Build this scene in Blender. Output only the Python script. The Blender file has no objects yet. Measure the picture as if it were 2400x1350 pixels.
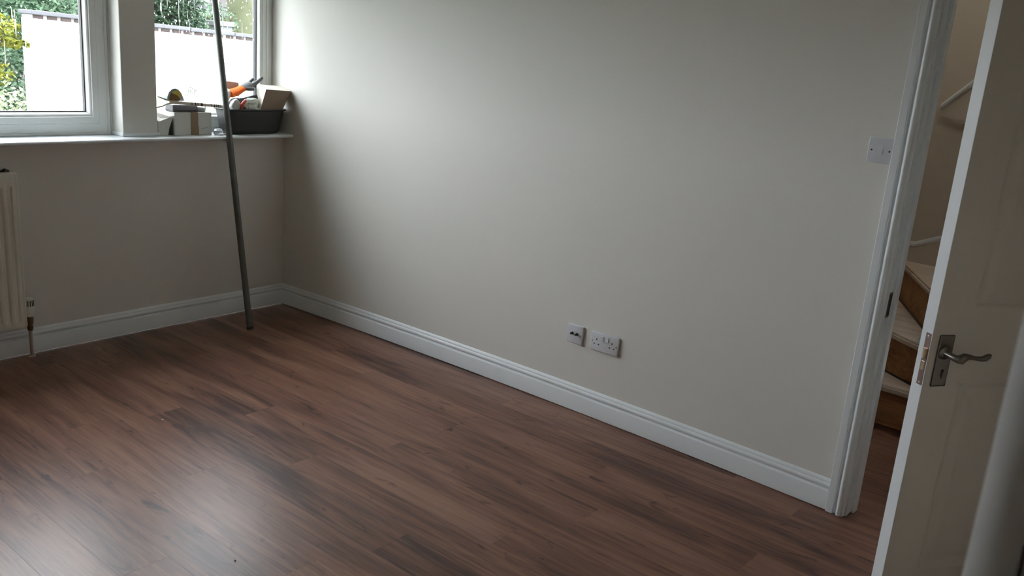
import bpy, bmesh, math, random
from mathutils import Vector, Matrix
R = math.radians
C = bpy.context.scene.collection
sc = bpy.context.scene

# ------------------------------------------------------------------ camera, sky, exposure
cam_d = bpy.data.cameras.new('camera'); cam = bpy.data.objects.new('camera', cam_d); C.objects.link(cam)
cam_d.sensor_width = 36.0; cam_d.sensor_fit = 'HORIZONTAL'; cam_d.lens = 2068.78 / 2400 * 36.0
cam_d.clip_start = 0.02; cam_d.clip_end = 400
CAM = Vector((-3.1367, -4.2449, 1.5737))
YAW, PIT, ROL = 0.9003, 0.2628, 0.0792
fwd = Vector((math.sin(YAW)*math.cos(PIT), math.cos(YAW)*math.cos(PIT), -math.sin(PIT)))
rt = Vector((math.cos(YAW), -math.sin(YAW), 0)); up = rt.cross(fwd)
r2 = math.cos(ROL)*rt + math.sin(ROL)*up; u2 = -math.sin(ROL)*rt + math.cos(ROL)*up
cam.matrix_world = Matrix(((r2.x, u2.x, -fwd.x, CAM.x), (r2.y, u2.y, -fwd.y, CAM.y), (r2.z, u2.z, -fwd.z, CAM.z), (0, 0, 0, 1)))
cam_d.dof.use_dof = True; cam_d.dof.focus_distance = 3.8; cam_d.dof.aperture_fstop = 16.0
sc.camera = cam

world = bpy.data.worlds.new('overcast_sky'); sc.world = world; world.use_nodes = True
bgn = world.node_tree.nodes['Background']
bgn.inputs[0].default_value = (0.905, 0.945, 1.0, 1); bgn.inputs[1].default_value = 1.0
sc.view_settings.view_transform = 'Standard'; sc.view_settings.look = 'None'
sc.view_settings.gamma = 1.0; sc.view_settings.use_curve_mapping = False
sc.view_settings.exposure = 4.05
sc.cycles.use_denoising = True
sc.cycles.max_bounces = 16; sc.cycles.diffuse_bounces = 10; sc.cycles.glossy_bounces = 5
sc.cycles.transmission_bounces = 8; sc.cycles.transparent_max_bounces = 24
sc.cycles.sample_clamp_indirect = 8.0
sc.cycles.caustics_reflective = False; sc.cycles.caustics_refractive = False

# ------------------------------------------------------------------ materials
def mat(name, col, rough=0.6, metal=0.0, spec=0.5, var=0.0, vscale=8.0, bump=0.0, bscale=200.0, trans=0.0, ior=1.45, alpha=1.0):
    m = bpy.data.materials.new(name); m.use_nodes = True
    nt = m.node_tree; N = nt.nodes; L = nt.links
    p = N['Principled BSDF']
    p.inputs['Base Color'].default_value = (*col, 1); p.inputs['Roughness'].default_value = rough
    p.inputs['Metallic'].default_value = metal; p.inputs['Specular IOR Level'].default_value = spec
    p.inputs['Transmission Weight'].default_value = trans; p.inputs['IOR'].default_value = ior
    p.inputs['Alpha'].default_value = alpha
    tc = N.new('ShaderNodeTexCoord')
    if var > 0:
        n = N.new('ShaderNodeTexNoise'); n.inputs['Scale'].default_value = vscale; n.inputs['Detail'].default_value = 5
        L.new(tc.outputs['Object'], n.inputs['Vector'])
        mx = N.new('ShaderNodeMix'); mx.data_type = 'RGBA'
        mx.inputs[6].default_value = (*[c*(1-var) for c in col], 1); mx.inputs[7].default_value = (*[min(1, c*(1+var)) for c in col], 1)
        L.new(n.outputs['Fac'], mx.inputs[0]); L.new(mx.outputs[2], p.inputs['Base Color'])
    if bump > 0:
        n2 = N.new('ShaderNodeTexNoise'); n2.inputs['Scale'].default_value = bscale; n2.inputs['Detail'].default_value = 3
        L.new(tc.outputs['Object'], n2.inputs['Vector'])
        b = N.new('ShaderNodeBump'); b.inputs['Strength'].default_value = bump; b.inputs['Distance'].default_value = 0.002
        L.new(n2.outputs['Fac'], b.inputs['Height']); L.new(b.outputs['Normal'], p.inputs['Normal'])
    return m

def ramp(N, stops):
    r = N.new('ShaderNodeValToRGB'); e = r.color_ramp.elements
    e[0].position, e[0].color = stops[0][0], (*stops[0][1], 1)
    e[1].position, e[1].color = stops[-1][0], (*stops[-1][1], 1)
    for p, c in stops[1:-1]:
        x = e.new(p); x.color = (*c, 1)
    return r

def wood(name, dark, mid, light, axis='Y', rough=0.38, sx=20.0, sy=1.3, tint=0.35, knots=True, spec=0.5):
    """walnut style grain running along one local axis, shifted for every board"""
    m = bpy.data.materials.new(name); m.use_nodes = True
    nt = m.node_tree; N = nt.nodes; L = nt.links; p = N['Principled BSDF']
    p.inputs['Roughness'].default_value = rough; p.inputs['Specular IOR Level'].default_value = spec
    tc = N.new('ShaderNodeTexCoord'); oi = N.new('ShaderNodeObjectInfo')
    mul = N.new('ShaderNodeMath'); mul.operation = 'MULTIPLY'; mul.inputs[1].default_value = 173.0
    L.new(oi.outputs['Random'], mul.inputs[0])
    cb = N.new('ShaderNodeCombineXYZ')
    for k in range(3): L.new(mul.outputs[0], cb.inputs[k])
    def scaled(a, b):
        mp = N.new('ShaderNodeMapping')
        s = (a, b, a) if axis == 'Y' else ((b, a, a) if axis == 'X' else (a, a, b))
        mp.inputs['Scale'].default_value = s
        L.new(tc.outputs['Object'], mp.inputs['Vector'])
        ad = N.new('ShaderNodeVectorMath'); ad.operation = 'ADD'
        L.new(mp.outputs[0], ad.inputs[0]); L.new(cb.outputs[0], ad.inputs[1])
        return ad.outputs[0]
    def noise(vec, scale, det, dist=0.0):
        n = N.new('ShaderNodeTexNoise'); n.inputs['Scale'].default_value = scale
        n.inputs['Detail'].default_value = det; n.inputs['Distortion'].default_value = dist
        L.new(vec, n.inputs['Vector']); return n.outputs['Fac']
    def math_(op, a, b):
        x = N.new('ShaderNodeMath'); x.operation = op
        for i, v in enumerate((a, b)):
            if isinstance(v, (int, float)): x.inputs[i].default_value = v
            else: L.new(v, x.inputs[i])
        return x.outputs[0]
    broad = noise(scaled(sx*0.35, sy*0.75), 1.0, 4, 1.2)       # long dark and light figure
    fine = noise(scaled(sx*6, sy*4), 1.0, 5, 0.3)            # thin pores
    midn = noise(scaled(sx*1.3, sy*1.1), 1.0, 5, 1.8)         # streaks
    v = math_('ADD', math_('MULTIPLY', broad, 0.50), math_('ADD', math_('MULTIPLY', midn, 0.36), math_('MULTIPLY', fine, 0.24)))
    v = math_('SUBTRACT', v, 0.015)
    tintv = math_('MULTIPLY', math_('SUBTRACT', oi.outputs['Random'], 0.5), tint*0.3)
    v = math_('ADD', v, tintv)
    if knots:
        kn = noise(scaled(11.0, 4.0), 1.0, 5, 2.6)
        kr = ramp(N, [(0.63, (0, 0, 0)), (0.74, (1, 1, 1))]); L.new(kn, kr.inputs[0])
        v = math_('SUBTRACT', v, math_('MULTIPLY', kr.outputs[0], 0.15))
    cr = ramp(N, [(0.38, dark), (0.52, mid), (0.68, light)]); L.new(v, cr.inputs[0])
    L.new(cr.outputs[0], p.inputs['Base Color'])
    bp = N.new('ShaderNodeBump'); bp.inputs['Strength'].default_value = 0.10; bp.inputs['Distance'].default_value = 0.0006
    L.new(fine, bp.inputs['Height']); L.new(bp.outputs['Normal'], p.inputs['Normal'])
    return m

def thin_glass(name):
    m = bpy.data.materials.new(name); m.use_nodes = True
    nt = m.node_tree; N = nt.nodes; L = nt.links
    for n in list(N):
        if n.type != 'OUTPUT_MATERIAL': N.remove(n)
    out = [n for n in N if n.type == 'OUTPUT_MATERIAL'][0]
    t = N.new('ShaderNodeBsdfTransparent'); t.inputs[0].default_value = (0.955, 0.962, 0.96, 1)
    g = N.new('ShaderNodeBsdfGlossy'); g.inputs['Roughness'].default_value = 0.02
    lw = N.new('ShaderNodeLayerWeight'); lw.inputs['Blend'].default_value = 0.5
    pw = N.new('ShaderNodeMath'); pw.operation = 'POWER'; pw.inputs[1].default_value = 5.0
    L.new(lw.outputs['Facing'], pw.inputs[0])
    f = N.new('ShaderNodeMath'); f.operation = 'MULTIPLY_ADD'; f.inputs[1].default_value = 0.80; f.inputs[2].default_value = 0.035
    L.new(pw.outputs[0], f.inputs[0])
    mx = N.new('ShaderNodeMixShader')
    L.new(f.outputs[0], mx.inputs[0]); L.new(t.outputs[0], mx.inputs[1]); L.new(g.outputs[0], mx.inputs[2])
    L.new(mx.outputs[0], out.inputs[0]); return m

def leafmat(name, a, b, trans=0.25):
    m = bpy.data.materials.new(name); m.use_nodes = True
    nt = m.node_tree; N = nt.nodes; L = nt.links; p = N['Principled BSDF']
    p.inputs['Roughness'].default_value = 0.6; p.inputs['Specular IOR Level'].default_value = 0.12
    g = N.new('ShaderNodeNewGeometry')
    mx = N.new('ShaderNodeMix'); mx.data_type = 'RGBA'
    mx.inputs[6].default_value = (*a, 1); mx.inputs[7].default_value = (*b, 1)
    L.new(g.outputs['Random Per Island'], mx.inputs[0]); L.new(mx.outputs[2], p.inputs['Base Color'])
    return m

M = {}
M['wall'] = mat('cream_wall_paint', (0.70, 0.695, 0.655), 0.75, spec=0.25, var=0.015, vscale=1.5, bump=0.12, bscale=90)
M['bounce_wall'] = mat('bounce_tuned_wall', (0.66, 0.59, 0.51), 0.9, spec=0.15, var=0.08, vscale=2)  # invented finish for the unseen walls, chosen for the light they bounce
M['hallwall'] = mat('hall_wall_paint', (0.56, 0.50, 0.415), 0.8, spec=0.2, var=0.02, vscale=2)
M['ceil'] = mat('ceiling_paint', (0.80, 0.80, 0.78), 0.8, spec=0.2, var=0.01, vscale=2)
M['gloss'] = mat('white_satin_paint', (0.75, 0.795, 0.82), 0.36, spec=0.42, var=0.004, vscale=2)
M['doorpaint'] = mat('white_door_paint', (0.56, 0.55, 0.50), 0.45, spec=0.35, var=0.02, vscale=6)
M['upvc'] = mat('white_window_plastic', (0.80, 0.83, 0.82), 0.3, spec=0.45, var=0.01, vscale=5)
M['gasket'] = mat('black_gasket_rubber', (0.02, 0.022, 0.025), 0.6, var=0.1)
M['plastic'] = mat('white_plate_plastic', (0.61, 0.635, 0.665), 0.25, spec=0.5, var=0.01, vscale=20)
M['dark'] = mat('dark_slot', (0.01, 0.01, 0.01), 0.6, var=0.1)
M['floor_ply'] = mat('floor_underlay', (0.03, 0.02, 0.015), 0.9, var=0.1)
M['plank'] = wood('walnut_laminate', (0.052, 0.0225, 0.0165), (0.168, 0.078, 0.052), (0.280, 0.150, 0.098), 'Y', 0.33, spec=0.42)
M['pine'] = wood('bare_pine_stair', (0.16, 0.060, 0.022), (0.36, 0.175, 0.075), (0.50, 0.28, 0.135), 'Y', 0.6, sx=14, tint=0.3)
M['tread'] = wood('dusty_pine_tread', (0.55, 0.46, 0.37), (0.66, 0.57, 0.475), (0.72, 0.64, 0.54), 'Y', 0.8, sx=14, tint=0.2, knots=False)
M['rad'] = mat('radiator_enamel', (0.74, 0.74, 0.68), 0.3, spec=0.45, var=0.015, vscale=4)
M['steel'] = mat('brushed_pewter', (0.20, 0.19, 0.165), 0.32, metal=0.9, var=0.06, vscale=40)
M['brass'] = mat('brass_latch', (0.62, 0.50, 0.33), 0.3, metal=0.9, var=0.06, vscale=40)
M['forend'] = mat('coppery_latch_plate', (0.30, 0.22, 0.20), 0.35, metal=0.8, var=0.08, vscale=30)
M['chrome'] = mat('bright_chrome', (0.8, 0.8, 0.78), 0.12, metal=1.0, var=0.02)
M['copper'] = mat('painted_pipe', (0.42, 0.33, 0.27), 0.5, var=0.15, vscale=40)
M['valve'] = mat('tarnished_brass', (0.16, 0.11, 0.06), 0.45, metal=0.7, var=0.3, vscale=60)
M['pole'] = mat('dull_galvanised_steel', (0.115, 0.122, 0.115), 0.42, metal=0.5, var=0.25, vscale=18)
M['tub'] = mat('dark_grey_tub_plastic', (0.038, 0.040, 0.039), 0.5, var=0.25, vscale=10)
M['card_w'] = mat('white_card', (0.66, 0.66, 0.63), 0.8, spec=0.2, var=0.03, vscale=12)
M['card_c'] = mat('cream_card', (0.78, 0.74, 0.66), 0.8, spec=0.2, var=0.05, vscale=12)
M['card_b'] = mat('card_shade_crumb_brown', (0.25, 0.19, 0.14), 0.85, spec=0.2, var=0.08, vscale=14)  # brown holds the shade on the tub's box, also colours the crumb
M['tape_b'] = mat('brown_parcel_tape', (0.27, 0.19, 0.10), 0.4, var=0.12, vscale=14)
M['ink'] = mat('grey_ink', (0.32, 0.32, 0.34), 0.8, var=0.2)
M['grey_case'] = mat('slate_grey_plastic', (0.13, 0.125, 0.14), 0.5, var=0.1)
M['glove'] = mat('grey_glove_rubber', (0.125, 0.130, 0.135), 0.7, var=0.15, vscale=40)
M['glove_d'] = mat('dark_glove_rubber', (0.05, 0.05, 0.055), 0.7, var=0.3, vscale=40)
M['orange'] = mat('orange_knit', (0.85, 0.17, 0.035), 0.85, spec=0.2, var=0.15, vscale=50)
M['red'] = mat('red_plastic', (0.62, 0.10, 0.09), 0.45, var=0.15)
M['bag'] = mat('crumpled_packet', (0.62, 0.66, 0.58), 0.35, var=0.28, vscale=30)
M['clear'] = mat('clear_film', (0.75, 0.80, 0.82), 0.2, var=0.05, trans=0.6, ior=1.2)
M['ruler'] = mat('pale_boxwood', (0.66, 0.60, 0.50), 0.6, var=0.1, vscale=30)
M['band'] = mat('black_ruler_marks', (0.035, 0.035, 0.03), 0.6, var=0.2)
M['yellow'] = mat('yellow_wrapper', (0.65, 0.52, 0.10), 0.45, var=0.2, vscale=40)
M['ochre'] = mat('brown_contents', (0.23, 0.13, 0.03), 0.6, var=0.35, vscale=50)
M['bluegrey'] = mat('blue_grey_blister', (0.40, 0.47, 0.50), 0.35, var=0.1, vscale=30)
M['glass'] = thin_glass('window_glass')
M['drop'] = mat('rain_water', (1, 1, 1), 0.0, trans=1.0, ior=1.33)
M['render'] = mat('white_masonry_paint', (0.82, 0.82, 0.80), 0.85, spec=0.2, var=0.02, vscale=6, bump=0.3, bscale=60)
M['coping'] = mat('grey_coping_stone', (0.085, 0.087, 0.097), 0.85, var=0.15, vscale=9, bump=0.4, bscale=50)
M['brick'] = mat('brown_red_brick', (0.045, 0.032, 0.030), 0.9, var=0.25, vscale=20, bump=0.4, bscale=80)
M['mortar'] = mat('pale_mortar', (0.24, 0.235, 0.23), 0.9, var=0.1)
M['grass'] = mat('lawn_green', (0.045, 0.06, 0.028), 0.9, var=0.3, vscale=5)
M['bark'] = mat('mossy_bark', (0.055, 0.062, 0.030), 0.9, var=0.45, vscale=5, bump=0.8, bscale=25)
M['twig'] = mat('brown_twig', (0.035, 0.028, 0.02), 0.9, var=0.2)
M['leaf_dark'] = leafmat('dark_green_leaf', (0.005, 0.014, 0.008), (0.030, 0.055, 0.028))
M['leaf_mid'] = leafmat('mid_green_leaf', (0.020, 0.050, 0.027), (0.105, 0.165, 0.100))
M['leaf_yellow'] = leafmat('yellow_green_leaf', (0.070, 0.085, 0.008), (0.16, 0.155, 0.020))
M['leaf_cream'] = leafmat('cream_variegated_leaf', (0.07, 0.11, 0.05), (0.46, 0.48, 0.33))
M['leaf_brown'] = leafmat('russet_leaf', (0.06, 0.035, 0.02), (0.12, 0.075, 0.05))
M['house'] = mat('pinkish_house_render', (0.085, 0.076, 0.076), 0.9, var=0.06, vscale=2)
M['slate'] = mat('grey_roof_slate', (0.05, 0.05, 0.056), 0.8, var=0.15, vscale=5)
M['stone'] = mat('pale_stone', (0.13, 0.135, 0.135), 0.9, var=0.1, vscale=5)

# ------------------------------------------------------------------ mesh helpers
def obj(name, bm, m, parent=None, smooth=False, kind=None, loc=None):
    me = bpy.data.meshes.new(name); bm.to_mesh(me); bm.free()
    ms = m if isinstance(m, (list, tuple)) else [m]
    for x in ms: me.materials.append(x)
    if smooth:
        for p in me.polygons: p.use_smooth = True
        try: me.set_sharp_from_angle(angle=R(smooth if smooth is not True else 40))
        except Exception: pass
    o = bpy.data.objects.new(name, me); C.objects.link(o)
    if parent is not None: o.parent = parent
    if kind: o['kind'] = kind
    if loc is not None: o.location = loc
    return o
def tag(o, label, cat, group=None, kind=None):
    o['label'] = label; o['category'] = cat
    if group: o['group'] = group
    if kind: o['kind'] = kind
    return o
def thing(name, label, cat, loc=(0, 0, 0), rotz=0.0, group=None):
    o = bpy.data.objects.new(name, None); C.objects.link(o); o.location = loc; o.rotation_euler = (0, 0, rotz)
    o.empty_display_size = 0.05
    return tag(o, label, cat, group)
def struct(name, loc=(0, 0, 0), rotz=0.0, label=None):
    o = bpy.data.objects.new(name, None); C.objects.link(o); o.location = loc; o.rotation_euler = (0, 0, rotz)
    o.empty_display_size = 0.05; o['kind'] = 'structure'
    if label: o['label'] = label
    return o
def box(bm, x0, x1, y0, y1, z0, z1, bev=0.0, seg=2, mi=0, mtx=None):
    r = bmesh.ops.create_cube(bm, size=1.0)
    vs = r['verts']
    for v in vs:
        v.co = Vector(((x0+x1)/2 + v.co.x*(x1-x0), (y0+y1)/2 + v.co.y*(y1-y0), (z0+z1)/2 + v.co.z*(z1-z0)))
    fs = list({f for v in vs for f in v.link_faces})
    if bev > 0:
        es = list({e for v in vs for e in v.link_edges})
        g = bmesh.ops.bevel(bm, geom=es, offset=bev, segments=seg, affect='EDGES', profile=0.5)
        fs = list({f for f in g['faces']} | {f for f in fs if f.is_valid})
        vs = list({v for f in fs for v in f.verts} | {v for v in vs if v.is_valid})
    for f in fs:
        if f.is_valid: f.material_index = mi
    if mtx is not None:
        for v in vs:
            if v.is_valid: v.co = mtx @ v.co
    return vs
def B(*a, **k):
    bm = bmesh.new(); box(bm, *a, **k); return bm
def tube(bm, pts, rad, n=12, cap=True, mi=0, squash=None):
    """round bar along points, rad a number or a list"""
    pts = [Vector(p) for p in pts]; k = len(pts)
    rr = rad if isinstance(rad, (list, tuple)) else [rad]*k
    rings = []; prev = None
    for i, p in enumerate(pts):
        t = (pts[min(i+1, k-1)] - pts[max(i-1, 0)]).normalized()
        if prev is None:
            a = Vector((0, 0, 1)) if abs(t.z) < 0.9 else Vector((1, 0, 0))
            u = t.cross(a).normalized()
        else:
            u = (prev - t*prev.dot(t)).normalized()
        prev = u; w = t.cross(u)
        sq = squash or (1, 1)
        rings.append([bm.verts.new(p + rr[i]*(math.cos(2*math.pi*j/n)*u*sq[0] + math.sin(2*math.pi*j/n)*w*sq[1])) for j in range(n)])
    for i in range(k-1):
        for j in range(n):
            f = bm.faces.new((rings[i][j], rings[i][(j+1) % n], rings[i+1][(j+1) % n], rings[i+1][j])); f.material_index = mi
    if cap:
        bm.faces.new(rings[0]).material_index = mi; bm.faces.new(rings[-1][::-1]).material_index = mi
def lathe(bm, prof, n=20, axis='Z', org=(0, 0, 0), mi=0):
    """prof: list of (radius, height)"""
    org = Vector(org); rings = []
    def pt(r, h, a):
        c, s = r*math.cos(a), r*math.sin(a)
        return org + (Vector((c, s, h)) if axis == 'Z' else Vector((h, c, s)) if axis == 'X' else Vector((c, h, s)))
    for r, h in prof:
        rings.append([bm.verts.new(pt(max(r, 1e-5), h, 2*math.pi*j/n)) for j in range(n)])
    for i in range(len(prof)-1):
        for j in range(n):
            bm.faces.new((rings[i][j], rings[i][(j+1) % n], rings[i+1][(j+1) % n], rings[i+1][j])).material_index = mi
    bm.faces.new(rings[0]); bm.faces.new(rings[-1][::-1])
def sweep(bm, path, prof, close_ends=True):
    """path: list of functions (a,b)->Vector ; prof: closed list of (a,b)"""
    rings = [[bm.verts.new(f(a, b)) for a, b in prof] for f in path]
    n = len(prof)
    for i in range(len(rings)-1):
        for j in range(n):
            bm.faces.new((rings[i][j], rings[i][(j+1) % n], rings[i+1][(j+1) % n], rings[i+1][j]))
    if close_ends:
        bm.faces.new(rings[0]); bm.faces.new(rings[-1][::-1])
    bmesh.ops.recalc_face_normals(bm, faces=bm.faces)
def ring(bm, x0, x1, z0, z1, prof, mi=0):
    """mitred rectangular frame in the xz plane; prof: list of (inset, y)"""
    rows = []
    for i, y in prof:
        rows.append([bm.verts.new(c) for c in ((x0+i, y, z0+i), (x1-i, y, z0+i), (x1-i, y, z1-i), (x0+i, y, z1-i))])
    for a in range(len(rows)-1):
        for j in range(4):
            bm.faces.new((rows[a][j], rows[a][(j+1) % 4], rows[a+1][(j+1) % 4], rows[a+1][j])).material_index = mi
def prism(bm, poly, z0, z1, mi=0):
    """vertical prism over an xy polygon"""
    a = [bm.verts.new((x, y, z0)) for x, y in poly]; b = [bm.verts.new((x, y, z1)) for x, y in poly]; n = len(poly)
    for j in range(n): bm.faces.new((a[j], a[(j+1) % n], b[(j+1) % n], b[j])).material_index = mi
    bm.faces.new(a[::-1]).material_index = mi; bm.faces.new(b).material_index = mi
    bmesh.ops.recalc_face_normals(bm, faces=bm.faces)

BOW = 0.040
def wx(y):                                   # the old wall bows gently outwards between corner and door
    t = min(max(y/-3.45, 0), 1); return BOW*4*t*(1-t)

# ------------------------------------------------------------------ room shell
XL, YN, ZC = -4.7, -4.2155, 2.42
DY0, DY1, DH = -3.42, -4.20, 2.02             # doorway in the right wall
WIN_Y = 0.115
# right wall
bm = bmesh.new()
ys = [0.30, 0.0] + [-3.44*i/40 for i in range(1, 41) if -3.44*i/40 > -3.39] + [-3.395]
prism(bm, [(wx(a), a) for a in ys] + [(0.13, -3.395), (0.13, 0.30)], 0, ZC)
box(bm, 0, 0.13, DY1-0.02, -3.395, DH+0.02, ZC); box(bm, 0, 0.13, -4.33, DY1-0.02, 0, ZC)
obj('wall_right', bm, M['wall'], kind='structure', smooth=20)
# window wall
bm = bmesh.new()
box(bm, XL-.2, 0.0, 0, 0.30, 0, 0.997); box(bm, XL-.2, 0.0, 0, 0.30, 2.10, ZC)
box(bm, XL-.2, -2.955, 0, 0.30, 0.997, 2.10); box(bm, -0.950, -0.768, 0.0, 0.105, 0.997, 2.10, bev=0.004); box(bm, -0.957, -0.862, 0.104, 0.30, 0.997, 2.10)
wb = obj('wall_back', bm, M['wall'], kind='structure')
bm = bmesh.new()
box(bm, -0.956, -0.758, -0.006, 0.103, 1.015, 1.033, bev=0.005)
obj('pier_base', bm, M['gloss'], wb)
obj('wall_left', B(XL-.2, XL, -6.2, 0.0, 0, ZC), M['bounce_wall'], kind='structure')
bm = bmesh.new()
box(bm, -2.772, 0.0, YN-0.12, YN, 0, ZC); box(bm, XL, -3.62, YN-0.12, YN, 0, ZC); box(bm, -3.62, -2.772, YN-0.12, YN, 2.02, ZC)
obj('wall_near', bm, M['bounce_wall'], kind='structure')
obj('ceiling', B(XL-.2, 0.9, -6.2, 0.3, ZC, ZC+.15), M['ceil'], kind='structure')
# hall beyond the doorway and the passage behind the camera; the stairwell goes up to an unseen window added to light it
ZU = 4.6
obj('wall_hall_back', B(0.13, 2.25, -2.57, -2.45, 0, ZU), M['hallwall'], kind='structure')
bm = bmesh.new(); box(bm, 2.09, 2.25, -6.2, -2.57, 0, 2.9); box(bm, 2.09, 2.25, -6.2, -3.60, 2.9, ZU); box(bm, 2.09, 2.25, -2.70, -2.57, 2.9, ZU); box(bm, 2.09, 2.25, -3.60, -2.70, 4.1, ZU)
obj('wall_hall_right', bm, M['hallwall'], kind='structure')
obj('wall_hall_near', B(XL, 2.25, -6.2, -6.05, 0, ZU), M['hallwall'], kind='structure')
obj('wall_landing', B(0.78, 0.90, -6.05, -2.57, ZC+.15, ZU), M['hallwall'], kind='structure')
obj('ceiling_landing', B(0.78, 2.25, -6.2, -2.45, ZU, ZU+.15), M['ceil'], kind='structure')
w3 = struct('window_3_added')  # out of view, added to bring daylight onto the stairs
bm = bmesh.new()
for (a_, b_, c_, d_) in ((-3.60, -3.55, 2.9, 4.1), (-2.75, -2.70, 2.9, 4.1), (-3.60, -2.70, 2.9, 2.95), (-3.60, -2.70, 4.05, 4.1)): box(bm, 2.13, 2.19, a_, b_, c_, d_)
obj('frame', bm, M['gloss'], w3)
obj('pane', B(2.158, 2.162, -3.56, -2.74, 2.94, 4.06), M['glass'], w3)

# floor: base and separate laminate boards, staggered
fl = obj('floor', B(XL, 2.1, -6.1, 0.0, -0.05, -0.0125), M['floor_ply'], kind='structure')
rng = random.Random(4)
PW, PL, X0 = 0.155, 1.38, -0.336
joint = {0: -3.62, 1: -3.27, -1: -1.20, -2: -1.914, -3: -2.75, -4: -0.50, -5: -1.254, -6: -1.75, -7: -2.401, -8: -1.58, -9: -2.32, -10: -1.335, -11: -0.62}
plank_mesh = {}
def plank(xa, xb, ya, yb):
    key = (round(xb-xa, 3), round(yb-ya, 3))
    if key not in plank_mesh:
        b = bmesh.new(); w, l = xb-xa, yb-ya
        box(b, -w/2+.00004, w/2-.00004, -l/2+.00004, l/2-.00004, -0.012, 0.0, bev=0.00025, seg=1)
        me = bpy.data.meshes.new('plank'); b.to_mesh(me); b.free(); me.materials.append(M['plank']); plank_mesh[key] = me
    o = bpy.data.objects.new('plank', plank_mesh[key]); C.objects.link(o); o.parent = fl
    o.location = ((xa+xb)/2, (ya+yb)/2, 0)
for k in range(-29, 13):
    xa = X0 + PW*k; xb = xa + PW; hall = xa >= 0.1
    if xb <= XL: continue
    xa = max(xa, XL)
    jy = joint.get(k, -rng.uniform(0.1, 1.45))
    y = jy
    while y < -0.02: y += PL
    ytop = -0.004 if not hall else -2.6
    ybot = -4.6 if not hall else -5.0
    e = [y - PL*i for i in range(0, 8)]
    for a, b in zip(e[:-1], e[1:]):
        ya, yb = max(b, ybot), min(a, ytop)
        if yb - ya > 0.03: plank(xa, xb, ya, yb)
for k in range(0, 12):                       # passage behind, same floor
    plank(XL+0.4*k, XL+0.4*k+0.4, -6.05, -4.6)

# skirting boards
SK = [(0.0, 0.0035), (0.018, 0.0035), (0.018, 0.0735), (0.0165, 0.0775), (0.0080, 0.0790), (0.0055, 0.0820), (0.0065, 0.0850), (0.0105, 0.0875), (0.0138, 0.0920),
      (0.0142, 0.0970), (0.0125, 0.1020), (0.0100, 0.1050), (0.0082, 0.1062), (0.0082, 0.1110), (0.0070, 0.1140), (0.0040, 0.1180), (0.0012, 0.1215), (0.0, 0.122)]
def sk_right(y):
    return lambda d, z: Vector((wx(y)-d, y-(d if y > -0.001 else 0), z))
bm = bmesh.new(); sweep(bm, [sk_right(-3.346*i/28) for i in range(29)], SK)
obj('baseboard_right', bm, M['gloss'], kind='structure', smooth=35)
bm = bmesh.new(); sweep(bm, [lambda d, z: Vector((XL, -d, z)), lambda d, z: Vector((-d, -d, z))], SK)
obj('baseboard_back', bm, M['gloss'], kind='structure', smooth=35)
bm = bmesh.new(); sweep(bm, [lambda d, z: Vector((XL+d, YN, z)), lambda d, z: Vector((XL+d, -d, z))], SK)
obj('baseboard_left', bm, M['gloss'], kind='structure', smooth=35)

# window sill board with rounded nose
bm = bmesh.new()
SILL = [(0.20, 0.995), (-0.070, 0.995), (-0.079, 0.997), (-0.0845, 1.002), (-0.0855, 1.007), (-0.082, 1.012), (-0.074, 1.0148), (-0.06, 1.015), (0.20, 1.015)]
sweep(bm, [lambda a, b: Vector((-3.05, a, b)), lambda a, b: Vector((0.004, a, b))], SILL)
obj('trim_1', bm, M['gloss'], kind='structure', smooth=35)['label'] = 'white painted window sill board with a rounded front edge'

# doorway trim: architrave, lining, stop
tr = struct('trim_2', label='white moulded door frame of the doorway to the stairs')
AR = [(0, 0), (0, 0.015), (0.0015, 0.0165), (0.0245, 0.0165), (0.0265, 0.0150), (0.0280, 0.0070), (0.034, 0.0050), (0.0380, 0.0070), (0.0388, 0.015), (0.041, 0.0195),
      (0.045, 0.0220), (0.0495, 0.0222), (0.0535, 0.0200), (0.056, 0.0165), (0.0572, 0.0165), (0.0605, 0.0150), (0.0640, 0.0125), (0.0655, 0.009), (0.066, 0)]
bm = bmesh.new()
sweep(bm, [lambda a, d: Vector((-d, -3.346-a, 0.0)), lambda a, d: Vector((-d, -3.346-a, DH+0.066-a))], AR)
obj('architrave', bm, M['gloss'], tr, smooth=35)
bm = bmesh.new()
sweep(bm, [lambda a, d: Vector((-d, -3.346-a, DH+0.066-a)), lambda a, d: Vector((-d, -4.214, DH+0.066-a))], AR)
obj('architrave', bm, M['gloss'], tr, smooth=35)
bm = bmesh.new(); box(bm, -0.002, 0.135, DY0, -3.395, 0, DH, bev=0.0015)
lin = obj('jamb', bm, M['gloss'], tr)
bm = bmesh.new(); box(bm, -0.002, 0.14, DY1-0.02, DY1, 0, DH, bev=0.0015); obj('jamb', bm, M['gloss'], tr)
obj('head', B(-0.002, 0.135, DY1-.02, -3.395, DH, DH+.02), M['gloss'], tr)
bm = bmesh.new(); box(bm, 0.046, 0.085, DY0-0.013, DY0, 0, DH, bev=0.002); obj('door_stop', bm, M['gloss'], tr)
bm = bmesh.new(); box(bm, 0.046, 0.085, DY1, DY1+.013, 0, DH, bev=0.002); obj('door_stop', bm, M['gloss'], tr)
bm = bmesh.new(); box(bm, 0.006, 0.040, DY0-0.0015, DY0+.0005, 0.772, 0.862, bev=0.0006)
st = obj('strike_plate', bm, M['valve'], lin)
bm = bmesh.new(); box(bm, 0.012, 0.034, DY0-0.0020, DY0-.0014, 0.780, 0.854); obj('strike_hole', bm, M['dark'], lin)
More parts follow.
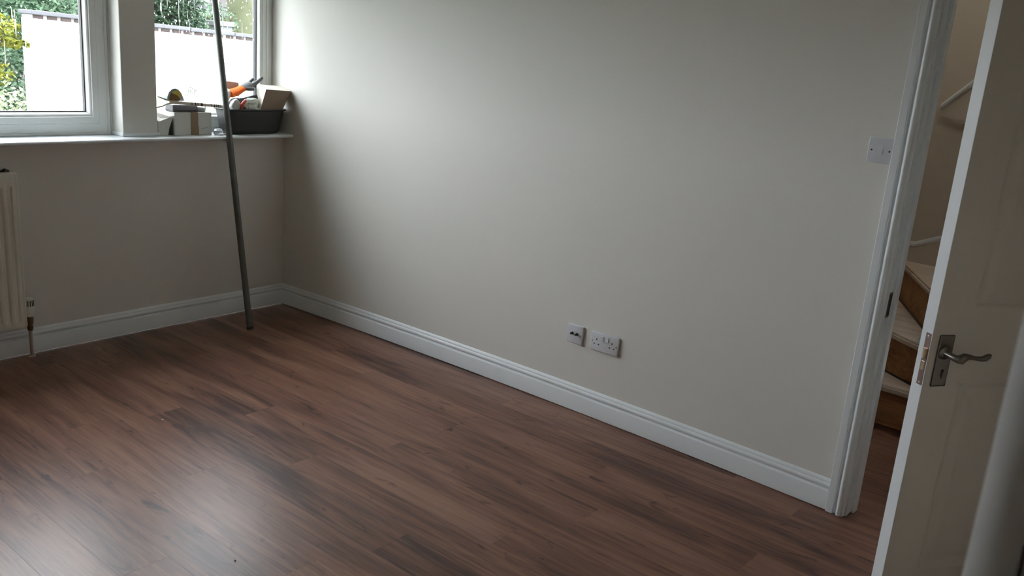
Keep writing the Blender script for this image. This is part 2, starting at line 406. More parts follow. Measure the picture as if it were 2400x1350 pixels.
# near doorway in which the camera stands
tn = struct('trim_3', label='out of focus white door frame at the edge of the near doorway')
NX = -2.787
NA = [(0, 0), (0.0, 0.0075), (0.0015, 0.0115), (0.005, 0.0160), (0.0095, 0.018), (0.014, 0.0165), (0.0165, 0.0125), (0.018, 0.011), (0.030, 0.013), (0.0325, 0.0165), (0.06, 0.0165), (0.0615, 0.015), (0.062, 0)]
bm = bmesh.new(); sweep(bm, [lambda a, d: Vector((NX+a, YN+d, 0)), lambda a, d: Vector((NX+a, YN+d, 2.05))], NA); obj('architrave', bm, M['gloss'], tn, smooth=35)
bm = bmesh.new(); box(bm, NX+.006, NX+.02, YN-0.125, YN-.0005, 0, 2.03, bev=.002); obj('jamb', bm, M['gloss'], tn)
bm = bmesh.new(); box(bm, -3.62, -3.606, YN-0.125, YN-.0005, 0, 2.03, bev=.002); obj('jamb', bm, M['gloss'], tn)

# ------------------------------------------------------------------ windows
def raindrops(parent, x0, x1, z0, z1, n, seed, y):
    rg = random.Random(seed); bm = bmesh.new()
    for i in range(n):
        x = rg.uniform(x0, x1); z = z0 + (z1-z0)*(1-rg.random()**1.7*0.85) if rg.random() < 0.8 else rg.uniform(z0, z1)
        r = rg.choice([0.0016, 0.002, 0.0026, 0.003, 0.0036]); run = rg.random() < 0.14
        h = r*rg.uniform(1.0, 1.8) if not run else rg.uniform(0.02, 0.08)
        n_ = 7; rows = []
        for k, (s, d) in enumerate(((1.0, 0.0), (0.75, 0.55), (0.35, 0.9))):
            rows.append([bm.verts.new((x + r*s*math.cos(2*math.pi*j/n_), y + d*r*0.7, z + h*s*math.sin(2*math.pi*j/n_))) for j in range(n_)])
        for a in range(2):
            for j in range(n_): bm.faces.new((rows[a][j], rows[a][(j+1) % n_], rows[a+1][(j+1) % n_], rows[a+1][j]))
        bm.faces.new(rows[2]); bm.faces.new(rows[0][::-1])
    bmesh.ops.recalc_face_normals(bm, faces=bm.faces)
    return obj('raindrops', bm, M['drop'], parent, smooth=True, kind='stuff')
FR1 = [(0, 0.19), (0, 0.106), (0.002, 0.104), (0.010, 0.104), (0.0125, 0.107), (0.0125, 0.112), (0.051, 0.112), (0.055, 0.115), (0.055, 0.19)]
SA1 = [(0.057, 0.15), (0.057, 0.104), (0.060, 0.100), (0.0865, 0.100), (0.0885, 0.103), (0.0885, 0.1055), (0.094, 0.1055), (0.099, 0.109), (0.104, 0.118), (0.106, 0.124), (0.1085, 0.127), (0.1085, 0.16)]
GK1 = [(0.1085, 0.1275), (0.1125, 0.1275), (0.1125, 0.15)]
w1 = struct('window_1', label='white framed casement window on the left with rain on its glass')
for (xa, xb) in ((-1.955, -0.958), (-2.955, -1.955)):
    bm = bmesh.new(); ring(bm, xa, xb, 1.0155, 2.10, FR1); fr = obj('frame', bm, M['upvc'], w1)
    bm = bmesh.new(); ring(bm, xa, xb, 1.0155, 2.10, SA1); sa = obj('sash', bm, M['upvc'], w1)
    bm = bmesh.new(); ring(bm, xa, xb, 1.0155, 2.10, GK1); obj('gasket', bm, M['gasket'], sa)
    obj('pane', B(xa+0.11, xb-0.11, 0.130, 0.134, 1.12, 1.995), M['glass'], w1)
raindrops(w1, -1.62, -1.29, 1.13, 1.98, 300, 3, 0.1345)
FR2 = [(0, 0.19), (0, 0.112), (0.004, 0.112), (0.030, 0.112), (0.034, 0.106), (0.040, 0.104), (0.0405, 0.108), (0.066, 0.108), (0.068, 0.112), (0.074, 0.112), (0.0745, 0.106), (0.084, 0.108), (0.088, 0.118), (0.092, 0.127), (0.092, 0.16)]
GK2 = [(0.092, 0.1275), (0.0965, 0.1275), (0.0965, 0.15)]
w2 = struct('window_2', label='narrow fixed white window in the corner, behind the clutter and the pole')
bm = bmesh.new(); ring(bm, -0.860, -0.003, 1.0155, 2.10, FR2); box(bm, -0.004, 0.004, 0.118, 0.20, 1.0155, 2.10); f2 = obj('frame', bm, M['upvc'], w2)
bm = bmesh.new(); ring(bm, -0.860, -0.003, 1.0155, 2.10, GK2); obj('gasket', bm, M['gasket'], f2)
p2 = obj('pane', B(-0.860+.094, -0.003-.094, 0.130, 0.134, 1.10, 2.01), M['glass'], w2)
raindrops(w2, -0.72, -0.10, 1.42, 2.0, 420, 8, 0.1345)
bm = bmesh.new()                                # faint scribbled sticker marks on the glass
for (a, b) in (((-.520, 1.205), (-.517, 1.240)), ((-.517, 1.240), (-.505, 1.252)), ((-.505, 1.252), (-.494, 1.248)), ((-.494, 1.248), (-.492, 1.215)), ((-.516, 1.226), (-.500, 1.236)),
               ((-.500, 1.236), (-.508, 1.214)), ((-.508, 1.214), (-.498, 1.206)), ((-.480, 1.246), (-.479, 1.210)), ((-.479, 1.232), (-.470, 1.236)), ((-.470, 1.236), (-.467, 1.224)), ((-.472, 1.212), (-.464, 1.200))):
    tube(bm, [(a[0], 0.1292, a[1]), (b[0], 0.1292, b[1])], 0.0021, 5)
obj('sticker', bm, M['ink'], p2)

# ------------------------------------------------------------------ hall staircase (winder)
nwl = Vector((1.03, -3.46, 0)); RISE = 0.2
s = thing('staircase', 'bare pine winder stairs with dusty treads seen through the half open door', 'staircase', (1.03, -3.46, 0))
angs = [90, 55.5, 28.0, 0.0]
def pol(a, dist): return Vector((math.cos(R(a))*dist, math.sin(R(a))*dist, 0))
def edge_out(a):
    # where the nosing line meets the outer walls (local coords relative to the newel)
    ex, ey = 2.075-1.03, -2.585+3.46
    c, s_ = math.cos(R(a)), math.sin(R(a))
    t = min(ex/c if c > 1e-6 else 1e9, ey/s_ if s_ > 1e-6 else 1e9)
    return Vector((c*t, s_*t, 0))
corner = Vector((2.075-1.03, -2.585+3.46, 0))
for i in range(3):
    z = RISE*(i+1)
    a0, a1 = angs[i], angs[i+1]
    e0, e1 = edge_out(a0), edge_out(a1)
    nrm = Vector((math.sin(R(a0)), -math.cos(R(a0)), 0))*-1
    nose = 0.02
    poly = [Vector((0, 0, 0)), e0]
    if e0.y >= corner.y-1e-4 and e1.x >= corner.x-1e-4 and not (e0.x >= corner.x-1e-4): poly.append(corner)
    poly.append(e1)
    P = [(p.x, p.y) for p in poly]
    off = Vector((-math.sin(R(a0)), math.cos(R(a0)), 0))*nose
    P[0] = (off.x, off.y); P[1] = (min(e0.x+off.x, corner.x), min(e0.y+off.y, corner.y))
    bm = bmesh.new(); prism(bm, P, z-0.032, z)
    bmesh.ops.bevel(bm, geom=[e for e in bm.edges if all(abs(v.co.z-z) < 1e-4 or abs(v.co.z-z+0.032) < 1e-4 for v in e.verts) and abs(e.verts[0].co.z-e.verts[1].co.z) < 1e-4], offset=0.01, segments=2, affect='EDGES')
    obj('tread', bm, M['tread'], s)
    # riser below this tread
    t_ = e0.normalized(); nn = Vector((t_.y, -t_.x, 0))
    q = [Vector((0, 0, 0)), e0, e0+nn*0.02, nn*0.02]
    bm = bmesh.new(); prism(bm, [(p.x, p.y) for p in q], z-RISE + (0.002 if i == 0 else 0.0), z-0.032)
    obj('riser', bm, M['pine'], s)
# straight flight beyond, going on up towards the camera side
for i in range(5):
    z = 0.8+RISE*i
    bm = bmesh.new(); box(bm, 0.0, 1.045, -0.22*(i+1), 0.02-0.22*i, z-0.032, z, bev=0.008); obj('tread', bm, M['tread'], s)
    bm = bmesh.new(); box(bm, 0.0, 1.045, -0.22*i-0.02, -0.22*i, z-RISE, z-0.032); obj('riser', bm, M['pine'], s)
bm = bmesh.new(); box(bm, -0.045, 0.045, -0.12, -0.03, 0, 1.5, bev=0.004); obj('newel_post', bm, M['gloss'], s)
# wall string: low board against the far wall rising with the stairs
sx = 2.080
bm = bmesh.new()
pts = [(-2.585, 0.70), (-2.96, 0.70), (-3.10, 0.762), (-3.30, 0.85), (-4.4, 1.70)]
for (ya, za), (yb, zb) in zip(pts[:-1], pts[1:]):
    vs = [bm.verts.new((x, y, z)) for x in (sx-0.025, sx) for (y, z) in ((ya, za-0.35), (yb, zb-0.35), (yb, zb), (ya, za))]
    for f in ((0, 1, 2, 3), (7, 6, 5, 4), (0, 4, 5, 1), (1, 5, 6, 2), (2, 6, 7, 3), (3, 7, 4, 0)): bm.faces.new([vs[j] for j in f])
for v in bm.verts: v.co -= Vector((1.03, -3.46, 0))
bmesh.ops.recalc_face_normals(bm, faces=bm.faces)
obj('string_board', bm, M['hallwall'], s)
bm = bmesh.new()
tube(bm, [Vector((sx-0.015-1.03, y+3.46, z)) for y, z in pts], 0.016, 8); obj('string_cap', bm, M['gloss'], s)
# handrail on the far wall
hr = thing('handrail', 'white wall handrail with a shaped lower end above the stairs', 'handrail', (2.09, -2.96, 1.44))
bm = bmesh.new()
HP = [(0.0, 0.0), (-0.045, 0.0), (-0.058, 0.006), (-0.062, 0.016), (-0.056, 0.026), (-0.040, 0.030), (-0.034, 0.026), (-0.030, 0.008), (-0.014, -0.012), (0.0, -0.02)]
path = [(0.0, 0.0), (-0.15, 0.155), (-1.5, 1.5)]
sweep(bm, [(lambda a, b, y=y, z=z: Vector((a, y, z+b*1.2))) for y, z in path], HP)
obj('rail', bm, M['gloss'], hr, smooth=35)
bm = bmesh.new()
outl = [(0.0, 0.0), (-0.012, -0.035), (-0.05, -0.040), (-0.075, -0.062), (-0.11, -0.066), (-0.145, -0.04), (-0.19, 0.03), (-1.5, 1.36), (-1.5, 1.48), (-0.15, 0.14)]
a = [bm.verts.new((-0.006, y, z)) for y, z in outl]; b = [bm.verts.new((-0.038, y, z)) for y, z in outl]
for j in range(len(outl)): bm.faces.new((a[j], a[(j+1) % len(outl)], b[(j+1) % len(outl)], b[j]))
bm.faces.new(a[::-1]); bm.faces.new(b); bmesh.ops.recalc_face_normals(bm, faces=bm.faces)
obj('rail_side', bm, M['hallwall'], hr)

# ------------------------------------------------------------------ half open panelled door
DA = R(90+53.7); DW, DT = 0.799, 0.042
dr = struct('door_1', (-0.012, -4.195, 0.0), DA, label='half open white panelled door with a pewter lever handle')
bm = bmesh.new()
cols = [0.0, 0.105, 0.345, 0.452, 0.685, DW]; rws = [0.008, 0.205, 0.790, 1.000, 1.86, 1.985]
for i in range(5):
    for j in range(5):
        x0, x1, z0, z1 = cols[i], cols[i+1], rws[j], rws[j+1]
        if i in (1, 3) and j in (1, 3):
            lv = [(0, 0), (0.006, -0.0015), (0.014, -0.005), (0.022, -0.0060), (0.032, -0.0055), (0.050, -0.0020), (0.060, -0.0012)]
            rows = [[bm.verts.new(c) for c in ((x0+k, d, z0+k), (x1-k, d, z0+k), (x1-k, d, z1-k), (x0+k, d, z1-k))] for k, d in lv]
            for a in range(len(rows)-1):
                for q in range(4): bm.faces.new((rows[a][q], rows[a][(q+1) % 4], rows[a+1][(q+1) % 4], rows[a+1][q]))
            bm.faces.new(rows[-1])
        else:
            bm.faces.new([bm.verts.new(c) for c in ((x0, 0, z0), (x1, 0, z0), (x1, 0, z1), (x0, 0, z1))])
for q in (((0, 0, .008), (0, 0, 1.985), (0, -DT, 1.985), (0, -DT, .008)), ((0, -DT, .008), (DW, -DT, .008), (DW, -DT, 1.985), (0, -DT, 1.985)),
          ((0, 0, .008), (DW, 0, .008), (DW, -DT, .008), (0, -DT, .008)), ((0, 0, 1.985), (DW, 0, 1.985), (DW, -DT, 1.985), (0, -DT, 1.985))):
    bm.faces.new([bm.verts.new(c) for c in q])
bmesh.ops.remove_doubles(bm, verts=bm.verts, dist=1e-5); bmesh.ops.recalc_face_normals(bm, faces=bm.faces)
leafd = obj('door_leaf', bm, M['doorpaint'], dr)
bm = bmesh.new(); box(bm, DW-0.0005, DW+0.0012, -DT, 0, .008, 1.985, bev=.0006, seg=1); obj('door_edge', bm, M['gloss'], dr)
# handle set on the room face
PU, PZ0, PZ1 = 0.7535, 0.7795, 0.9265
def handle(side):
    sg = 1 if side > 0 else -1; y0 = 0.0 if side > 0 else -DT
    bm = bmesh.new(); box(bm, PU-0.0235, PU+0.0235, min(y0, y0+sg*0.006), max(y0, y0+sg*0.006), PZ0, PZ1, bev=0.0028)
    pl = obj('handle_plate', bm, M['steel'], dr)
    z = 0.8775; u = PU+0.003
    bm = bmesh.new()
    lathe(bm, [(0.019, 0.005*sg), (0.0185, 0.010*sg), (0.014, 0.014*sg), (0.0105, 0.016*sg)], 20, 'Y', (u, y0, z))
    tube(bm, [(u, y0+sg*0.010, z), (u, y0+sg*0.030, z-.001), (u-0.002, y0+sg*0.045, z-.002), (u-0.008, y0+sg*0.056, z-.003)], [0.0105, 0.0085, 0.009, 0.0105], 14)
    tube(bm, [(u-0.002, y0+sg*0.052, z-.006), (u-0.012, y0+sg*0.054, z-.003), (u-0.024, y0+sg*0.053, z+.003), (u-0.040, y0+sg*0.051, z+.0035), (u-0.060, y0+sg*0.049, z-.001),
              (u-0.080, y0+sg*0.048, z-.004), (u-0.094, y0+sg*0.048, z-.003), (u-0.106, y0+sg*0.047, z+.0025), (u-0.113, y0+sg*0.047, z+.007)],
         [0.008, 0.0135, 0.0115, 0.0075, 0.0058, 0.0068, 0.0085, 0.0078, 0.0035], 14)
    obj('lever_handle', bm, M['steel'], pl, smooth=True)
    bm = bmesh.new(); lathe(bm, [(0.0042, 0.0055*sg), (0.0042, 0.0066*sg)], 14, 'Y', (PU-0.0035, y0, 0.8235)); box(bm, PU-0.006, PU-0.001, min(y0+.0055*sg, y0+.0066*sg), max(y0+.0055*sg, y0+.0066*sg), 0.8035, 0.823)
    obj('keyhole', bm, M['dark'], pl)
handle(1); handle(-1)
bm = bmesh.new(); box(bm, DW+0.0008, DW+0.0026, -0.0225, -0.0030, 0.780, 0.927, bev=.0005, seg=1)
lp = obj('latch_plate', bm, M['forend'], dr)
bm = bmesh.new()
vs = [bm.verts.new(c) for c in ((DW+.002, -.0195, .857), (DW+.002, -.0062, .857), (DW+.002, -.0062, .885), (DW+.002, -.0195, .885), (DW+.012, -.0062, .857), (DW+.012, -.0062, .885), (DW+.006, -.0195, .857), (DW+.006, -.0195, .885))]
for f in ((0, 1, 4, 6), (3, 7, 5, 2), (6, 4, 5, 7), (1, 2, 5, 4), (0, 6, 7, 3)): bm.faces.new([vs[i] for i in f])
bmesh.ops.recalc_face_normals(bm, faces=bm.faces); obj('latch_bolt', bm, M['brass'], lp)
bm = bmesh.new(); box(bm, DW+.002, DW+.0034, -.0185, -.0070, .823, .848, bev=.0005); obj('dead_bolt', bm, M['brass'], lp)
for zz in (0.918, 0.789):
    bm = bmesh.new(); lathe(bm, [(0.0042, 0.0022), (0.0040, 0.0034), (0.002, 0.0038)], 12, 'X', (DW, -.0128, zz)); obj('screw', bm, M['chrome'], lp, smooth=True)

# ------------------------------------------------------------------ sockets and switch on the right wall
def plate_frame(name, label, cat, y, z, depth=0.011):
    # local x runs along the wall towards the camera side (-y), local y out of the wall, z up
    sl = (wx(y-0.05)-wx(y+0.05))/-0.1
    root = thing(name, label, cat, (wx(y), y, z), 0)
    t = Vector((-sl, -1, 0)).normalized() if True else None
    t = Vector((-(wx(y+.05)-wx(y-.05))/0.1, -1, 0)).normalized()
    root.rotation_euler = (0, 0, math.atan2(t.y, t.x))
    return root
def face_plate(w, h, d, root, bev=0.004):
    bm = bmesh.new(); box(bm, -w/2, w/2, -d, -0.0, -h/2, h/2, bev=bev, seg=3)
    return obj('face_plate', bm, M['plastic'], root, smooth=50)
# with this rotation local +y points into the wall, local -y out into the room
ZS = 0.3587
so = plate_frame('double_socket', 'white double power socket low on the wall, wider of the two plates', 'socket', -2.2069-0.073, ZS)
fp = face_plate(0.146, 0.086, 0.0125, so)
for cx in (-0.013, 0.013):
    bm = bmesh.new(); box(bm, cx-0.0095, cx+0.0095, -0.0165, -0.012, 0.010, 0.031, bev=0.0018)
    for v in bm.verts:
        if v.co.y < -0.0125: v.co.y += (v.co.z-0.031)*0.10 if cx > 0 else (v.co.z-0.031)*0.08
    obj('rocker_switch', bm, M['plastic'], so)
for cx in (-0.0405, 0.0405):
    for (dx, dz, w, h) in ((0, 0.010, 0.005, 0.0095), (-0.0112, -0.011, 0.0078, 0.0048), (0.0112, -0.011, 0.0078, 0.0048)):
        obj('pin_hole', B(cx+dx-w/2, cx+dx+w/2, -0.0128, -0.0122, dz-h/2, dz+h/2), M['dark'], so)
for cx in (-0.0635, 0.0635):
    bm = bmesh.new(); lathe(bm, [(0.0036, -0.0122), (0.0034, -0.0129)], 12, 'Y', (cx, 0, 0)); obj('screw', bm, M['steel'], so)
ao = plate_frame('aerial_socket', 'white square outlet plate with two stubby black aerial connectors', 'socket', -2.0754-0.043, ZS)
face_plate(0.086, 0.086, 0.0115, ao)
for cx in (-0.013, 0.013):
    bm = bmesh.new(); lathe(bm, [(0.0062, -0.0105), (0.0062, -0.0135), (0.0048, -0.0138), (0.0048, -0.026), (0.0036, -0.0262)], 14, 'Y', (cx, 0, 0.004))
    c = obj('aerial_connector', bm, M['band'], ao, smooth=35)
    bm = bmesh.new(); lathe(bm, [(0.0066, -0.0112), (0.0066, -0.0125)], 14, 'Y', (cx, 0, 0.004)); obj('collar', bm, M['chrome'], c)
sw = plate_frame('light_switch', 'white light switch plate beside the door frame', 'light switch', -3.2609-0.043, 1.3396)
face_plate(0.086, 0.086, 0.008, sw, bev=0.002)
bm = bmesh.new(); box(bm, -0.0075, 0.0075, -0.0125, -0.0078, -0.012, 0.012, bev=0.001)
for v in bm.verts:
    if v.co.y < -0.009: v.co.y += (v.co.z-0.012)*-0.0 + (v.co.z+0.012)*0.13
obj('rocker_switch', bm, M['plastic'], sw)
for cx in (-0.0302, 0.0302):
    bm = bmesh.new(); lathe(bm, [(0.0034, -0.0078), (0.003, -0.0086)], 12, 'Y', (cx, 0, 0)); obj('screw', bm, M['dark'], sw)

# ------------------------------------------------------------------ radiator
ra = thing('radiator', 'cream ribbed panel radiator under the left window', 'radiator', (-1.495, -0.045, 0.15))
bm = bmesh.new()
W_ = 1.2
# pressed front panel: flutes run vertically between flat top and bottom rails
xs = [0.0, -0.006, -0.018]
prof = []
x = -0.018; 
while x > -W_+0.03:
    prof += [(x, -0.042), (x-0.006, -0.034), (x-0.020, -0.034), (x-0.026, -0.044), (x-0.037, -0.044)]; x -= 0.040
def colv(x, d, z): return bm.verts.new((x, d, z))
zt = [0.012, 0.040, 0.055, 0.655, 0.670, 0.712]
cols_ = [(0.0, -0.030), (-0.003, -0.042)] + prof + [(-W_, -0.042)]
grid = []
for (xx, dd) in cols_:
    flat = -0.042
    cc = []
    for z_ in zt:
        d2 = dd if zt[2]-1e-6 <= z_ <= zt[3]+1e-6 else (min(flat, flat) if xx < -0.001 else dd)
        cc.append(colv(xx, d2, z_))
    grid.append(cc)
for i in range(len(grid)-1):
    for j in range(len(zt)-1): bm.faces.new((grid[i][j], grid[i+1][j], grid[i+1][j+1], grid[i][j+1]))
bmesh.ops.recalc_face_normals(bm, faces=bm.faces)
obj('front_panel', bm, M['rad'], ra, smooth=30)
bm = bmesh.new(); box(bm, -W_, -0.001, -0.030, 0.012, 0.014, 0.708, bev=0.004); obj('body', bm, M['rad'], ra)
bm = bmesh.new(); box(bm, -W_-.004, 0.010, -0.034, 0.018, 0.700, 0.730, bev=0.006); obj('top_grille', bm, M['rad'], ra)
bm = bmesh.new(); box(bm, 0.000, 0.012, -0.034, 0.016, 0.006, 0.728, bev=0.004); obj('side_cover', bm, M['rad'], ra)
bm = bmesh.new(); tube(bm, [(-0.05, -0.01, 0.733), (-0.035, -0.022, 0.741), (-0.018, -0.02, 0.736)], [0.004, 0.008, 0.004], 8); obj('cable_clip', bm, M['band'], ra)
tv = obj('valve_body', (lambda b: (lathe(b, [(0.010, -0.020), (0.013, -0.012), (0.013, 0.0), (0.010, 0.004), (0.014, 0.012), (0.016, 0.03), (0.016, 0.042), (0.012, 0.048)], 14, 'Z', (0.030, -0.012, 0.0)), tube(b, [(0.030, -0.012, 0.022), (0.004, -0.012, 0.022)], 0.010, 10), b)[-1])(bmesh.new()), M['valve'], ra, smooth=35)
bm = bmesh.new()
lathe(bm, [(0.012, 0.048), (0.0215, 0.052), (0.0235, 0.060), (0.0235, 0.092), (0.0205, 0.098), (0.0205, 0.132), (0.018, 0.138), (0.006, 0.139)], 22, 'Z', (0.030, -0.012, 0))
th = obj('thermostat_head', bm, M['rad'], ra, smooth=35)
bm = bmesh.new()
for k in range(14):
    a = 2*math.pi*k/14+0.15
    p = Vector((0.030+0.0207*math.cos(a), -0.012+0.0207*math.sin(a), 0.115))
    mt = Matrix.Translation(p) @ Matrix.Rotation(a, 4, 'Z')
    box(bm, -0.001, 0.001, -0.0018, 0.0018, -0.014, 0.014, mtx=mt)
obj('grip_slots', bm, M['dark'], th)
bm = bmesh.new(); tube(bm, [(0.030, -0.012, -0.015), (0.030, -0.012, -0.15)], 0.0078, 12); obj('pipe', bm, M['copper'], ra, smooth=True)
bm = bmesh.new(); lathe(bm, [(0.016, -0.15), (0.016, -0.143), (0.009, -0.140)], 14, 'Z', (0.030, -0.012, 0)); obj('pipe_collar', bm, M['copper'], ra)

# ------------------------------------------------------------------ leaning pole
po = thing('metal_pole', 'long dull grey metal pole leaning against the corner window', 'pole', (-0.439, -0.311, 0.0))
dirv = Vector((0.0240, 0.2179, 1.0))
bm = bmesh.new(); tube(bm, [dirv*0.001, dirv*0.05, dirv*0.9, dirv*1.5, dirv*1.93], 0.0165, 20); obj('tube', bm, M['pole'], po, smooth=35)
bm = bmesh.new(); tube(bm, [dirv*0.0005, dirv*0.012], 0.0172, 20); obj('end_cap', bm, M['band'], po, smooth=35)

# ------------------------------------------------------------------ clutter on the sill
ZT = 1.0152
def rrect(w, d, r, n=5):
    out = []
    for cx, cy, a0 in ((w/2-r, d/2-r, 0), (-w/2+r, d/2-r, 90), (-w/2+r, -d/2+r, 180), (w/2-r, -d/2+r, 270)):
        for k in range(n+1): a = R(a0+90*k/n); out.append((cx+r*math.cos(a), cy+r*math.sin(a)))
    return out
# dark tub
tb = thing('plastic_tub', 'dark grey plastic tub full of odds and ends on the sill', 'tub', (-0.205, 0.026, ZT))
bm = bmesh.new()
lay = [(0.300, 0.092, .035, 0.0), (0.318, 0.106, .042, 0.003), (0.336, 0.122, .048, 0.011), (0.348, 0.134, .05, 0.026), (0.354, 0.148, .05, 0.060), (0.365, 0.176, .05, 0.118), (0.367, 0.178, .05, 0.127), (0.386, 0.194, .055, 0.130), (0.390, 0.198, .055, 0.135), (0.386, 0.194, .055, 0.1385),
       (0.364, 0.174, .05, 0.1385), (0.358, 0.168, .048, 0.132), (0.346, 0.140, .045, 0.06), (0.340, 0.126, .045, 0.028), (0.310, 0.100, .04, 0.008)]
rings = [[bm.verts.new((x, y, z)) for x, y in rrect(w, d, r)] for w, d, r, z in lay]
for a, b in zip(rings[:-1], rings[1:]):
    for j in range(len(a)): bm.faces.new((a[j], a[(j+1) % len(a)], b[(j+1) % len(a)], b[j]))
bm.faces.new(rings[0][::-1]); bm.faces.new(rings[-1]); bmesh.ops.recalc_face_normals(bm, faces=bm.faces)
obj('basin', bm, M['tub'], tb, smooth=40)
# pale card box standing in the tub
def cardbox(name, label, cat, loc, rot, w, d, h, mats, bev=0.0012):
    root = thing(name, label, cat, loc); root.rotation_euler = rot
    bm = bmesh.new(); box(bm, -w/2, w/2, -d/2, d/2, 0, h, bev=bev, seg=1); obj('carton', bm, mats, root)
    return root
cb = thing('cardboard_box', 'pale cardboard box with its shaded front coloured brown, tipped up in the dark tub', 'box', (-0.110, -0.020, 1.135))
FB = [(-0.203, -0.056, 1.128), (-0.056, -0.052, 1.132), (-0.004, -0.068, 1.254), (-0.168, -0.068, 1.261)]
BB = [(-0.182, 0.026, 1.140), (-0.062, 0.018, 1.142), (0.000, 0.020, 1.273), (-0.154, 0.020, 1.281)]
def quadbox(F_, B_, m, parent, name):
    o_ = Vector(parent.location); bm = bmesh.new(); f = [bm.verts.new(Vector(c)-o_) for c in F_]; b = [bm.verts.new(Vector(c)-o_) for c in B_]
    bm.faces.new(f); bm.faces.new(b[::-1])
    for q in range(4): bm.faces.new((f[q], b[q], b[(q+1) % 4], f[(q+1) % 4]))
    bmesh.ops.recalc_face_normals(bm, faces=bm.faces); return obj(name, bm, m, parent)
quadbox(FB, BB, M['card_b'], cb, 'carton')  # the box is pale; shade on its front is put into the brown
up_v = Vector((0.001, -0.0004, 0.0016))
T0 = [Vector(FB[3]), Vector(FB[2]), Vector(BB[2]), Vector(BB[3])]
quadbox([tuple(v) for v in T0], [tuple(v+up_v) for v in T0], M['card_c'], cb, 'lid')  # thin sheets give the lit top and side their lighter tone
T1 = [Vector(FB[0]), Vector(FB[3]), Vector(BB[3]), Vector(BB[0])]
quadbox([tuple(v) for v in T1], [tuple(v+Vector((-0.0016, -0.0004, 0))) for v in T1], M['card_c'], cb, 'lit_side')
bm = bmesh.new(); tube(bm, [(0.060, 0.020, 0.1345), (0.082, 0.021, 0.1335)], [0.005, 0.005], 8, squash=(1, .15)); obj('finger_hole', bm, M['ink'], cb)
# gloves
def glove(name, label, loc, rot, body_m, cuff_m, fingers):
    root = thing(name, label, 'glove', loc); root.rotation_euler = rot
    bm = bmesh.new()
    tube(bm, [(0.0, 0, 0), (0.02, 0, 0.002), (0.045, 0, 0.004), (0.066, 0, 0.003)], [0.026, 0.031, 0.033, 0.024], 14, squash=(1, 0.55))
    for pts, r in fingers: tube(bm, pts, r, 10)
    g = obj('palm', bm, body_m, root, smooth=60)
    m = g.modifiers.new('soften', 'REMESH'); m.mode = 'VOXEL'; m.voxel_size = 0.0035; m.use_smooth_shade = True
    bm = bmesh.new(); tube(bm, [(0.006, 0, 0), (-0.012, 0, -0.002), (-0.04, 0.0, -0.006), (-0.088, 0, -0.004)], [0.029, 0.0285, 0.033, 0.038], 14, squash=(1, 0.5))
    obj('cuff', bm, cuff_m, root, smooth=60)
    return root
glove('work_glove', 'grey rubber work glove with an orange cuff, fingers pointing up from the tub', (-0.236, 0.056, 1.256), (R(16), R(-17), R(4)), M['glove'], M['orange'],
      [([(0.05, 0.012, 0.006), (0.070, 0.013, 0.014), (0.092, 0.012, 0.026)], [0.011, 0.010, 0.0085]),
       ([(0.055, -0.012, 0.004), (0.085, -0.014, 0.010), (0.112, -0.016, 0.022), (0.132, -0.016, 0.032)], [0.012, 0.0115, 0.010, 0.009]),
       ([(0.055, 0.0, 0.002), (0.080, 0.001, -0.006), (0.094, 0.0, -0.018)], [0.011, 0.010, 0.009]),
       ([(0.05, 0.020, 0.000), (0.070, 0.024, -0.006), (0.082, 0.024, -0.018)], [0.010, 0.009, 0.008]),
       ([(0.012, -0.020, 0.002), (0.028, -0.036, 0.0), (0.046, -0.044, -0.004)], [0.012, 0.0105, 0.009])])
glove('work_glove', 'crumpled black rubber glove lying lower in the tub under the grey one', (-0.272, 0.010, 1.182), (R(75), R(10), R(170)), M['glove_d'], M['glove_d'],
      [([(0.05, 0.012, 0.004), (0.062, 0.018, -0.008), (0.058, 0.018, -0.026)], [0.011, 0.010, 0.009]),
       ([(0.05, 0.0, 0.004), (0.066, 0.0, -0.010), (0.062, 0.0, -0.030)], [0.011, 0.010, 0.009]),
       ([(0.05, -0.012, 0.004), (0.064, -0.014, -0.010), (0.058, -0.014, -0.028)], [0.011, 0.010, 0.009]),
       ([(0.012, -0.022, 0.002), (0.028, -0.036, -0.006), (0.040, -0.038, -0.02)], [0.012, 0.010, 0.009])])
# brown card flap behind the gloves
bm = bmesh.new(); box(bm, -0.050, 0.052, -0.0015, 0.0015, -0.045, 0.028)
for v in bm.verts:
    v.co.z += -0.10*v.co.x - (0.012 if (v.co.x < 0 and v.co.z < 0) else 0); v.co.y += 6*v.co.x*v.co.x
o = obj('card_flap', bm, mat('beige_card', (0.46, 0.40, 0.34), 0.85, spec=0.2, var=0.05)); o.location = (-0.282, 0.088, 1.262); o.rotation_euler = (R(-6), 0, R(-6)); tag(o, 'torn piece of brown card standing behind the gloves in the tub', 'card')
def crumple(name, label, cat, loc, dims, m, seed, sub=3, amt=0.35, rot=(0, 0, 0), planes=16):
    rg = random.Random(seed); bm = bmesh.new(); bmesh.ops.create_icosphere(bm, subdivisions=sub, radius=1.0)
    dirs = [Vector((rg.gauss(0, 1), rg.gauss(0, 1), rg.gauss(0, 1))).normalized() for _ in range(planes)]
    offs = [rg.uniform(0.62, 0.95) for _ in dirs]
    for v in bm.verts:
        n = v.co.normalized(); d = 1.0
        for q, o_ in zip(dirs, offs):
            c = n.dot(q)
            if c > 0.05: d = min(d, o_/c)
        d *= 1 + rg.uniform(-amt, amt)*0.12
        v.co = Vector((n.x*dims[0]*d, n.y*dims[1]*d, n.z*dims[2]*d))
    o = obj(name, bm, m); o.location = loc; o.rotation_euler = rot
    return tag(o, label, cat)
